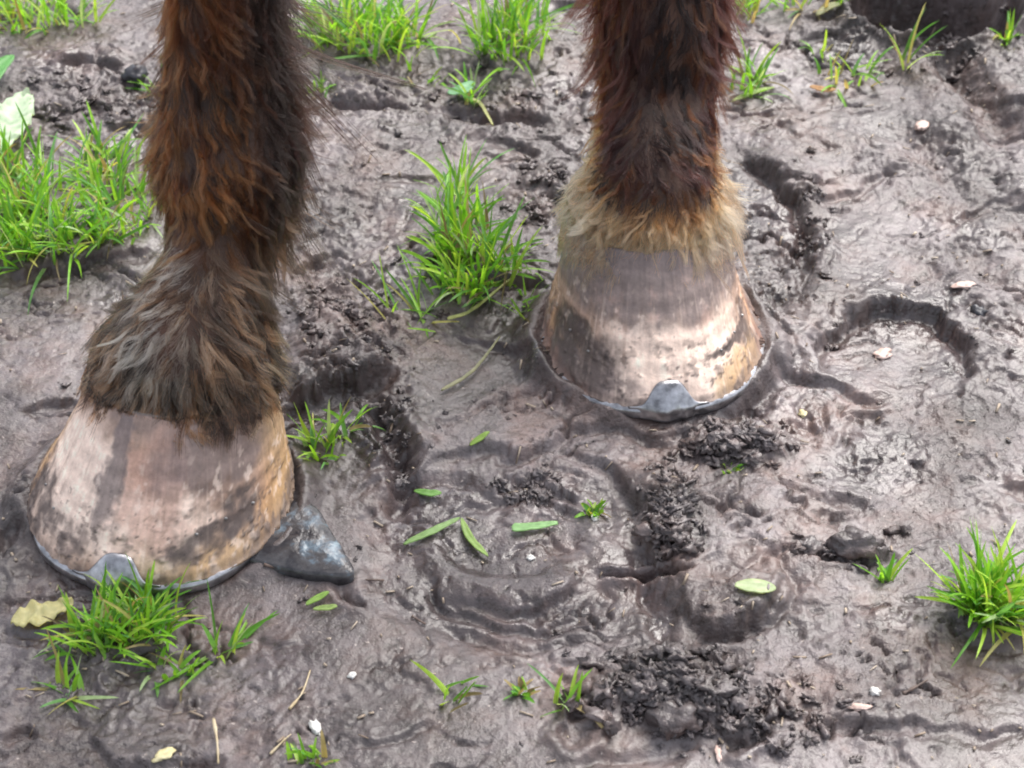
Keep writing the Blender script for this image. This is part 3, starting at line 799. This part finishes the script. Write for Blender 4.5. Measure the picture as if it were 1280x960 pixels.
        zb = z + .006 * pat + .005 * (ln - .5) - .014 * sst(.5, 1.3, np.abs(th))
        put((.33, .125, .045), sst(.106, .099, zb) * .8)
        put((.70, .31, .15), sst(.098, .093, zb))
        put((.70, .43, .26), (ln > .5) * sst(.092, .080, zb) * .8)
        put((.20, .13, .08), (ln < .2) * sst(.095, .09, zb) * .8)
    if k == 'A': put((.010, .007, .006), strand * 1.0)
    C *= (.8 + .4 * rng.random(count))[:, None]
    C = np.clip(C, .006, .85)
    cu = bpy.data.hair_curves.new('leg_hair'); cu.add_curves([K] * count)
    cu.attributes['position'].data.foreach_set('vector', pts.astype(np.float32).ravel())
    ra = cu.attributes.get('radius') or cu.attributes.new('radius', 'FLOAT', 'POINT')
    base = .00014 * (.7 + .6 * rng.random(count)) * np.where(z < .1, 1.3, 1.0)
    ra.data.foreach_set('value', (base[:, None] * (1 - .8 * s[None] ** 1.5)).astype(np.float32).ravel())
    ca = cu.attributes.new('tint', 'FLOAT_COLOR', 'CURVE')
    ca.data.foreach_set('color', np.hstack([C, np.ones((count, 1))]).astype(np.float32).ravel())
    cu.materials.append(HAIRM)
    o = bpy.data.objects.new('leg_hair', cu); COL.objects.link(o); o.parent = horse
    o['label'] = 'shaggy reddish brown hair greying into a wet tan fringe' if k == 'A' else 'dark brown hair ending in a golden fringe'
    return o
fur('A', 95000); fur('B', 95000)

# ------------------------------------------------------------------ grass
GREENS = [((.19, .46, .035), 5), ((.28, .58, .05), 4), ((.11, .32, .035), 3), ((.38, .60, .08), 3), ((.15, .38, .11), 1.5), ((.50, .48, .15), .8), ((.42, .58, .30), 1)]
gw = np.array([w for _, w in GREENS]); gw /= gw.sum()

def blade_geo(base, az, length, width, lean, curl, seg=8, flop=0.0):
    """one folded, tapering, bending blade"""
    t = np.linspace(0, 1, seg + 1)
    ang = lean + curl * t ** 1.4                     # angle from upright
    ds = length / seg
    hx = np.concatenate([[0], np.cumsum(np.sin(ang[:-1]) * ds)]); hz = np.concatenate([[0], np.cumsum(np.cos(ang[:-1]) * ds)])
    d = np.array([math.cos(az), math.sin(az), 0]); s = np.array([-d[1], d[0], 0])
    tw = rng.normal() * .5
    cen = base + hx[:, None] * d + hz[:, None] * np.array([0, 0, 1.0]) + s * (tw * .18 * length * t ** 2)[:, None]
    w = width * .5 * (np.clip(1.15 - t, 0, 1) ** .6) * (.75 + .25 * np.minimum(1, t * 5)) * np.where(t >= .999, .1, 1)
    nrm = np.stack([-np.cos(ang) * d[0], -np.cos(ang) * d[1], np.sin(ang)], -1)
    roll = np.linspace(0, rng.normal() * .7, seg + 1)
    sr = s * np.cos(roll)[:, None] + nrm * np.sin(roll)[:, None]; nr = nrm * np.cos(roll)[:, None] - s * np.sin(roll)[:, None]
    a = cen - sr * w[:, None] + nr * (w * .35)[:, None]; c = cen + sr * w[:, None] + nr * (w * .35)[:, None]
    V = np.stack([a, cen, c], 1).reshape(-1, 3)
    Fc = []
    for i in range(seg):
        for j in range(2): Fc.append((i * 3 + j, i * 3 + j + 1, (i + 1) * 3 + j + 1, (i + 1) * 3 + j))
    return V, np.array(Fc), t

TUFTS = 'grass tufts growing in the mud'
def tuft(label, spots, n, lmin, lmax, wid=.0030, spread=.9, lean_to=None, name='grass_tuft', cat='grass tuft', group=TUFTS, dry=0.0, upr=.25, curl=.9):
    """spots: photo ellipses (x, y, rx, ry) the roots fill"""
    VV, FF, CC = [], [], []; off = 0
    tot = sum(s[2] * s[3] for s in spots)
    c0 = on(*spots[0][:2])
    for sx, sy, rx, ry in spots:
        m = max(1, round(n * (2.6 if n > 30 else 1.5) * rx * ry / tot))
        for _ in range(m):
            a, r = rng.random() * 6.283, math.sqrt(rng.random()) * (1.0 if rng.random() < .8 else 1.35)
            ex, ey = rx * r * math.cos(a), ry * r * math.sin(a)
            p = on(sx + ex, sy + ey, -.0012)
            az = math.atan2(-ey / max(ry, 1), ex / max(rx, 1)) + rng.normal() * 1.5
            if lean_to is not None and rng.random() < .6: az = R(lean_to) + rng.normal() * .6
            ln = (lmin + (lmax - lmin) * rng.random() ** 1.3) * (.55 + .5 * rng.random() ** .5) * (1.05 if n > 30 else 1)
            V, Fc, t = blade_geo(p, az, ln, wid * (.48 + .62 * rng.random()), abs(rng.normal()) * spread * .62 + upr * rng.random(), curl * rng.random() * 1.3)
            base = np.array(GREENS[rng.choice(len(GREENS), p=gw)][0])
            if rng.random() < max(dry, .06): base = np.array((.40, .32, .16) if rng.random() < .6 else (.20, .16, .09))
            base = base * (.8 + .4 * rng.random())
            col = base[None] * (1 - .0 * t[:, None]); pale = np.array((.42, .44, .22))
            col = col * (1 - .45 * np.exp(-t[:, None] * 7)) + pale * .45 * np.exp(-t[:, None] * 7)
            VV.append(V - c0); FF.append(Fc + off); CC.append(np.repeat(col, 3, 0)); off += len(V)
    me = mesh_np(name, np.vstack(VV), np.vstack(FF)); vcol(me, 'tint', np.vstack(CC))
    o = link(name, me, GRASS); o.location = c0
    return tag(o, label, cat, group)

tuft('lush bright tuft at the left edge below the pale round leaf', [(30, 300, 60, 38), (25, 245, 45, 32)], 125, .022, .050)
tuft('loose green tuft between the left-edge tuft and the shaggy left leg', [(150, 265, 45, 38), (130, 210, 40, 25), (105, 305, 45, 20)], 95, .018, .040)
tuft('green grass sprouting in the top left corner of the mud', [(60, 22, 50, 18), (10, 28, 25, 14)], 46, .022, .045)
tuft('short green sprig against the back of the left cannon', [(198, 112, 10, 10)], 9, .015, .030)
tuft('wide bright tuft at the top centre, nearer the left leg', [(465, 48, 62, 26), (420, 38, 30, 18)], 100, .024, .052)
tuft('sparser tuft at the top centre, nearer the right leg', [(630, 62, 45, 22), (655, 35, 30, 18)], 62, .022, .048)
tuft('narrow upright sprig hanging in front of the top centre tufts', [(592, 122, 8, 14)], 9, .018, .034, spread=.5)
tuft('tall dense tuft in the middle between the two hooves', [(590, 345, 48, 34), (580, 300, 36, 28), (572, 250, 12, 18)], 100, .024, .052, wid=.0032)
tuft('thin straggling blades trailing in front of the middle tuft', [(535, 400, 26, 18), (500, 395, 20, 14)], 13, .022, .050, wid=.0022, spread=1.6, curl=.5)
tuft('thin dusty sprig touching the outer edge of the grey topped hoof', [(655, 370, 12, 35)], 16, .014, .030, wid=.0020)
tuft('small low tuft in the hollow right beside the left hoof', [(402, 565, 26, 16), (430, 540, 18, 14)], 30, .014, .032)
tuft('bright tuft hiding part of the left toe clip', [(165, 790, 52, 22), (178, 768, 26, 14), (120, 802, 34, 20)], 85, .016, .036, wid=.0028)
tuft('spreading sprig just right of the toe clip tuft', [(278, 815, 16, 12)], 13, .022, .046, spread=1.6)
tuft('low tuft in front of the toe clip tuft', [(215, 838, 28, 14)], 18, .012, .026, spread=1.5)
tuft('star shaped sprig low at the bottom left corner', [(85, 862, 22, 12)], 16, .018, .034, spread=1.8)
tuft('thick bright clump at the right edge of the frame', [(1248, 765, 42, 22), (1225, 752, 22, 16)], 95, .022, .044, wid=.0032)
tuft('tiny star shaped seedling left of the thick right edge clump', [(1108, 728, 9, 6)], 10, .014, .026, spread=1.6)
tuft('yellowish sprout on a small pale mound at the bottom centre', [(653, 866, 9, 6)], 14, .006, .013, dry=.4)
tuft('small fan of blades right of the yellowish sprout', [(708, 882, 16, 7)], 11, .014, .030, spread=1.8, lean_to=20)
tuft('flat sprawling plant with parallel blades at the bottom centre', [(565, 872, 16, 22)], 13, .016, .032, spread=2.4, lean_to=-10, curl=.3)
tuft('bright wet tuft just behind the dark right cannon', [(935, 105, 20, 20)], 26, .018, .038)
tuft('grass blades at the top edge behind the dark right cannon', [(925, 15, 26, 12)], 22, .018, .036)
tuft('low leafy tuft in the top right mud, nearest the black hollow', [(1065, 98, 36, 14), (1020, 70, 14, 10)], 26, .014, .036, spread=1.4)
tuft('tall pair of thin blades standing at the lip of the black hollow', [(1132, 82, 6, 8)], 6, .036, .055, wid=.0024, spread=.5)
tuft('yellow green blades lying along the top edge, right of centre', [(1010, 8, 46, 7)], 20, .014, .032, spread=1.5, dry=.3)
tuft('few short blades at the right edge above the trench', [(1258, 50, 5, 4)], 16, .016, .030)
tuft('few green blades cut by the bottom edge of the frame', [(390, 952, 22, 8)], 12, .010, .022)
tuft('tiny leafy weed on the crumbly bank above the oval print', [(742, 642, 7, 7)], 18, .005, .012)
tuft('tiny green weed in front of the right shoe clods', [(915, 588, 16, 6)], 9, .004, .011)
tuft('low weeds in the mud shelf below the top centre tufts', [(530, 100, 26, 8), (580, 122, 10, 8)], 14, .008, .020, spread=1.7)
tuft('pale green blades bent over a black root behind the left leg', [(395, 118, 12, 7)], 9, .010, .024)

# ------------------------------------------------------------------ loose leaves, blades, twigs, stones
def strip(name, pts, width, tint, label, cat, group=None, prof='leaf', thick=.0006, lift=.0015, m=None, crump=.0003):
    """a loose blade or leaf lying on the mud along photo points; it has a top, an underside and a fold"""
    P = np.array([on(x, y, lift) for x, y in pts]); P = cr(P, 8)
    n = len(P); t = np.linspace(0, 1, n)
    P[:, 2] = np.convolve(np.pad(P[:, 2], 6, mode='edge'), np.ones(13) / 13, 'valid') + .001
    T = np.gradient(P, axis=0); T /= np.linalg.norm(T, axis=1)[:, None]
    Sd = np.cross(T, [0, 0, 1.0]); Sd /= np.linalg.norm(Sd, axis=1)[:, None]; Nn = np.cross(Sd, T)
    w = width * .5 * {'leaf': np.sin(np.pi * np.clip(t * .96 + .03, 0, 1)) ** .7, 'blade': np.clip(1.1 - t, 0, 1) ** .5 * np.minimum(1, .5 + 4 * t), 'torn': np.minimum(1, 12 * np.minimum(t + .04, 1.03 - t))}[prof]
    cs = [(-1, .35), (-.5, .12), (0, 0), (.5, .12), (1, .35)]
    c0 = P.mean(0); V = []
    for top in (1, 0):
        for i in range(n):
            for a, u in cs: V.append(P[i] + Sd[i] * w[i] * a + Nn[i] * (w[i] * u + (thick if top else 0)) - c0)
    V = np.array(V); V[:, 2] += crump * noise(V[:, 0] * 230, V[:, 1] * 230, 5) * 1.5; V[:, 1] += crump * .8 * noise(V[:, 0] * 260, V[:, 1] * 90, 6)
    k = len(cs); off = n * k; Fc = []
    for i in range(n - 1):
        for j in range(k - 1):
            a = i * k + j; Fc.append((a, a + 1, a + k + 1, a + k)); Fc.append((off + a + k, off + a + k + 1, off + a + 1, off + a))
        for j in (0, k - 1):
            a = i * k + j; Fc.append((a, a + k, off + a + k, off + a))
    for i in (0, n - 1):
        for j in range(k - 1):
            a = i * k + j; Fc.append((a, a + 1, off + a + 1, off + a))
    me = mesh_np(name, V, Fc); vcol(me, 'tint', np.tile(np.array(tint), (len(V), 1)))
    bm = bmesh.new(); bm.from_mesh(me); bmesh.ops.recalc_face_normals(bm, faces=bm.faces); bm.to_mesh(me); bm.free()
    o = link(name, me, m or GRASS); o.location = c0
    return tag(o, label, cat, group)

LB = 'loose grass blades lying on the mud'
strip('grass_clipping', [(505, 686), (540, 668), (575, 653)], .0042, (.32, .50, .20), 'pale green blade slanting up to the left in the central hoof print', 'grass clipping', LB, 'leaf')
strip('grass_clipping', [(577, 653), (588, 678), (610, 700)], .0042, (.34, .50, .16), 'curled green blade slanting down to the right in the central hoof print', 'grass clipping', LB, 'leaf')
strip('leaf_scrap', [(640, 666), (665, 663), (697, 659)], .0062, (.34, .58, .27), 'short torn green leaf scrap in the centre of the central hoof print', 'leaf scrap', None, 'blade')
strip('leaf_scrap', [(518, 618), (535, 621), (552, 621)], .0045, (.20, .42, .10), 'small green leaf scrap left of the central hoof print', 'leaf scrap', None, 'leaf')
strip('grass_clipping', [(588, 568), (600, 563), (612, 556)], .0036, (.33, .50, .12), 'short blade lying on the broken mud ledge', 'grass clipping', LB, 'leaf')
strip('leaf_scrap', [(918, 736), (945, 739), (968, 748)], .0090, (.48, .58, .36), 'pale greenish leaf scrap on the oval print mound', 'leaf scrap', None, 'leaf')
strip('grass_clipping', [(383, 760), (398, 753), (412, 744)], .0036, (.34, .54, .14), 'short green blade in front of the blue grey flint, upper of two', 'grass clipping', LB, 'leaf')
strip('grass_clipping', [(392, 766), (408, 765), (422, 762)], .0034, (.36, .50, .18), 'short green blade in front of the blue grey flint, lower of two', 'grass clipping', LB, 'leaf')
strip('round_leaf', [(-8, 214), (4, 194), (16, 174), (26, 156), (36, 140)], .0310, (.62, .76, .64), 'pale round green leaf at the left edge above the lush tuft', 'leaf', None, 'leaf', lift=.010, crump=.0030)
strip('round_leaf', [(-10, 128), (2, 106), (20, 86)], .0130, (.16, .42, .13), 'broad green leaf at the left edge above the pale round leaf', 'leaf', None, 'leaf', lift=.010)
strip('pale_leaf', [(16, 782), (35, 777), (60, 772), (92, 756)], .0150, (.68, .66, .38), 'crumpled pale yellow leaf left of the toe clip tuft', 'leaf', None, 'leaf', crump=.0022)
strip('round_leaf', [(560, 128), (578, 122), (592, 116)], .0110, (.26, .50, .30), 'small round pale green leaf beside the narrow upright sprig', 'leaf', None, 'leaf', lift=.004)
strip('grass_clipping', [(590, 143), (602, 152), (616, 162)], .0032, (.50, .52, .24), 'yellowish blade fallen below the narrow upright sprig', 'grass clipping', LB, 'blade')
strip('grass_clipping', [(915, 130), (940, 122), (968, 112)], .0045, (.44, .58, .22), 'pale blade lying beside the bright wet tuft behind the right cannon', 'grass clipping', LB, 'leaf')
strip('dead_leaf', [(1020, 24), (1035, 20), (1050, 14)], .0070, (.46, .48, .30), 'pale wilted leaf near the top edge left of the black hollow', 'leaf', None, 'leaf')
strip('dead_leaf', [(1012, 112), (1028, 118), (1044, 116)], .0060, (.46, .27, .12), 'orange brown dead leaf scrap in front of the low leafy tuft', 'leaf', None, 'leaf')
strip('dry_stalk', [(552, 492), (590, 470), (625, 432)], .0026, (.36, .36, .22), 'long dry stem lying in front of the middle tuft', 'dry stalk', None, 'blade')
strip('grass_clipping', [(560, 412), (590, 398), (640, 360)], .0028, (.46, .50, .20), 'pale yellow stalk leaning through the middle tuft', 'grass clipping', LB, 'blade', lift=.006)
strip('straw', [(1055, 905), (1075, 904)], .0040, (.6, .44, .34), 'short straw piece on the lip of the long crack', 'straw', 'straw bits', 'torn', m=STRAW) if False else None

def tube(name, pts, r, m, label, cat, group=None, lift=.001):
    P = cr(np.array([on(x, y, lift) for x, y in pts]), 6); P[:, 2] = np.convolve(np.pad(P[:, 2], 3, mode='edge'), np.ones(7) / 7, 'valid') + r * .5
    bm = bmesh.new(); n = len(P); rr = r * (1 - .5 * np.linspace(0, 1, n)) * (1 + .2 * rng.normal(size=n))
    c0 = P.mean(0); lat = np.array([.3, .1, 1.0]); loft(bm, P - c0, rr, rr, lat, 8)
    bmesh.ops.recalc_face_normals(bm, faces=bm.faces)
    me = bpy.data.meshes.new(name); bm.to_mesh(me); bm.free(); o = link(name, me, m); o.location = c0
    return tag(o, label, cat, group)
def stone(name, px, py, size, m, label, cat, group=None, rot=0, seed=1, up=.2):
    V, Fc = lump(3, seed, .25); Q = V * np.array(size)
    c, s = math.cos(R(rot)), math.sin(R(rot)); Q = Q @ np.array([[c, -s, 0], [s, c, 0], [0, 0, 1]]).T
    me = mesh_np(name, Q, Fc); o = link(name, me, m); o.location = on(px, py, size[2] * up)
    return tag(o, label, cat, group)

tube('twig', [(330, 708), (370, 716), (420, 724), (480, 729)], .0011, TWIG, 'thin dark twig lying along the front of the blue grey flint', 'twig')
tube('twig', [(268, 905), (272, 930), (274, 962)], .0010, STRAW, 'thin pale stalk standing at the bottom edge below the toe clip tuft', 'twig', lift=.003)
tube('twig', [(362, 888), (378, 868), (388, 840)], .0007, STRAW, 'fine reddish stalk left of the white round pebble', 'twig')
tube('twig', [(338, 945), (352, 930), (364, 920)], .0007, STRAW, 'fine yellow straw near the bottom edge beside the oval seed', 'twig')
tube('twig', [(515, 772), (524, 778), (532, 782)], .0008, TWIG, 'tiny dark stick left of the lower arc of the central print', 'twig')
tube('twig', [(1128, 870), (1145, 860), (1158, 855)], .0009, TWIG, 'short dark stick in the smooth mud above the long crack', 'twig')
stone('pebble', 440, 845, (.0024, .0022, .0018), WHITESTONE, 'small round white pebble between the toe clip tuft and the sprawling plant', 'pebble')
stone('pebble', 1093, 865, (.0030, .0026, .0020), WHITESTONE, 'white pebble in the smooth mud above the long crack', 'pebble', seed=3)
stone('pebble', 743, 647, (.0022, .0030, .0016), WHITESTONE, 'white grit beside the tiny leafy weed', 'pebble', seed=4)
stone('pebble', 663, 698, (.0024, .0022, .0018), WHITESTONE, 'white grit in the central hoof print', 'pebble', seed=5)
stone('pebble', 1003, 518, (.0026, .0032, .0020), SEED, 'cream pebble on the mud right of the right shoe', 'pebble', seed=6)
stone('seed', 205, 945, (.0062, .0035, .0026), SEED, 'yellow oval seed near the bottom edge below the toe clip tuft', 'seed', rot=25)
stone('seed', 394, 911, (.0026, .0052, .0022), WHITESTONE, 'whitish oval seed near the bottom edge below the white round pebble', 'seed', rot=25, seed=2)
stone('bark_chip', 1204, 357, (.0080, .0034, .0016), PINK, 'pinkish chip at the end of the groove right of the large print', 'bark chip', rot=5)
stone('bark_chip', 1103, 443, (.0062, .0045, .0018), PINK, 'pinkish chip on the floor of the round hoof print', 'bark chip', rot=15, seed=4)
stone('bark_chip', 1152, 158, (.0062, .0050, .0026), PINK, 'pinkish chip in the upper right mud below the black hollow', 'bark chip', rot=40, seed=5)
stone('bark_chip', 1072, 899, (.0060, .0022, .0016), PINK, 'pale chip on the lip of the long crack', 'bark chip', seed=6)
stone('bark_chip', 898, 943, (.0018, .0052, .0016), PINK, 'pale upright chip at the bottom edge below the crumbly heap', 'bark chip', seed=7)
stone('dark_stone', 170, 100, (.0095, .0085, .0075), BLACKSTONE, 'round black stone behind the left leg at the upper left', 'stone', up=.5)
stone('dark_stone', 1222, 392, (.0060, .0060, .0050), BLACKSTONE, 'dark round stone right of the round hoof print rim', 'stone', seed=3)
stone('mud_clod', 1008, 690, (.0080, .0065, .0060), MUDC, 'small mud clod left of the tiny star shaped seedling', 'mud clod', seed=8, up=.3)
stone('mud_clod', 1070, 682, (.0150, .0090, .0085), MUDC, 'larger mud clod just above the tiny star shaped seedling', 'mud clod', seed=9, up=.3)
stone('mud_clod', 845, 905, (.0150, .0100, .0085), MUDC, 'glossy mud clod at the front of the crumbly heap', 'mud clod', seed=12, up=.4)

# the flat shard of flint beside the hoof
def shard():
    out = [(306, 702), (318, 668), (338, 640), (372, 630), (397, 640), (414, 668), (430, 694), (442, 720), (405, 722), (362, 716)]
    P = np.array([G(x, y, .006) for x, y in out]); c0 = P.mean(0); c0[2] = .0088
    Q = cr(np.vstack([P, P[:1]]), 8)[:-1, :2] - c0[:2]; n = len(Q); rings = [.02, .08, .15, .22, .3, .38, .46, .54, .62, .7, .77, .84, .9, .95, 1.0, 1.0]
    V = []
    for q, r in enumerate(rings):
        z = .0030 * (1 - r ** 3) - (.010 if q == len(rings) - 1 else 0)
        for x, y in Q:
            zz = z + .0009 * fbm(np.array([x * r * 110]), np.array([y * r * 110]), 5, 3)[0]
            V.append((x * r, y * r, zz))
    Fc = [(q * n + i, q * n + (i + 1) % n, (q + 1) * n + (i + 1) % n, (q + 1) * n + i) for q in range(len(rings) - 1) for i in range(n)]
    me = bpy.data.meshes.new('flint_shard'); me.from_pydata(V, [], Fc + [tuple(range(n))[::-1], tuple(range((len(rings) - 1) * n, len(rings) * n))]); me.update()
    bm = bmesh.new(); bm.from_mesh(me); bmesh.ops.recalc_face_normals(bm, faces=bm.faces); bm.to_mesh(me); bm.free()
    o = link('flint_shard', me, FLINT); o.location = c0
    tag(o, 'flat blue grey wet flint shard lying beside the left hoof', 'stone')
shard()

# ------------------------------------------------------------------ light
w = bpy.data.worlds.new('World'); SC.world = w; w.use_nodes = True
nt = w.node_tree; bg = nt.nodes['Background']
sky = nt.nodes.new('ShaderNodeTexSky'); sky.sky_type = 'NISHITA'; sky.sun_disc = False
SUN_EL, SUN_AZ = R(57), R(34)          # azimuth from +Y, clockwise seen from above
sky.sun_elevation = SUN_EL; sky.sun_rotation = SUN_AZ; sky.dust_density = 4; sky.air_density = 1.0
hs = nt.nodes.new('ShaderNodeHueSaturation'); hs.inputs['Saturation'].default_value = .35     # cloud cover takes the blue out
nt.links.new(sky.outputs[0], hs.inputs['Color']); nt.links.new(hs.outputs[0], bg.inputs['Color'])
bg.inputs['Strength'].default_value = .12
sl = bpy.data.lights.new('sun', 'SUN'); sl.energy = 1.4; sl.angle = R(45); sl.color = (1, .96, .91)
so = bpy.data.objects.new('sun', sl); COL.objects.link(so)
d = Vector((math.sin(SUN_AZ) * math.cos(SUN_EL), math.cos(SUN_AZ) * math.cos(SUN_EL), math.sin(SUN_EL)))
so.rotation_euler = (-d).to_track_quat('-Z', 'Y').to_euler(); so.location = d * 5

SC.view_settings.view_transform = 'Standard'; SC.view_settings.look = 'None'; SC.view_settings.gamma = 1
SC.view_settings.exposure = 1.42
SC.render.engine = 'CYCLES'
SC.cycles.use_denoising = True
SC.cycles.max_bounces = 8
SC.cycles.pixel_filter_type = 'BLACKMAN_HARRIS'; SC.cycles.filter_width = 1.9
SC.cycles_curves.shape = 'RIBBONS' if hasattr(SC, 'cycles_curves') else None
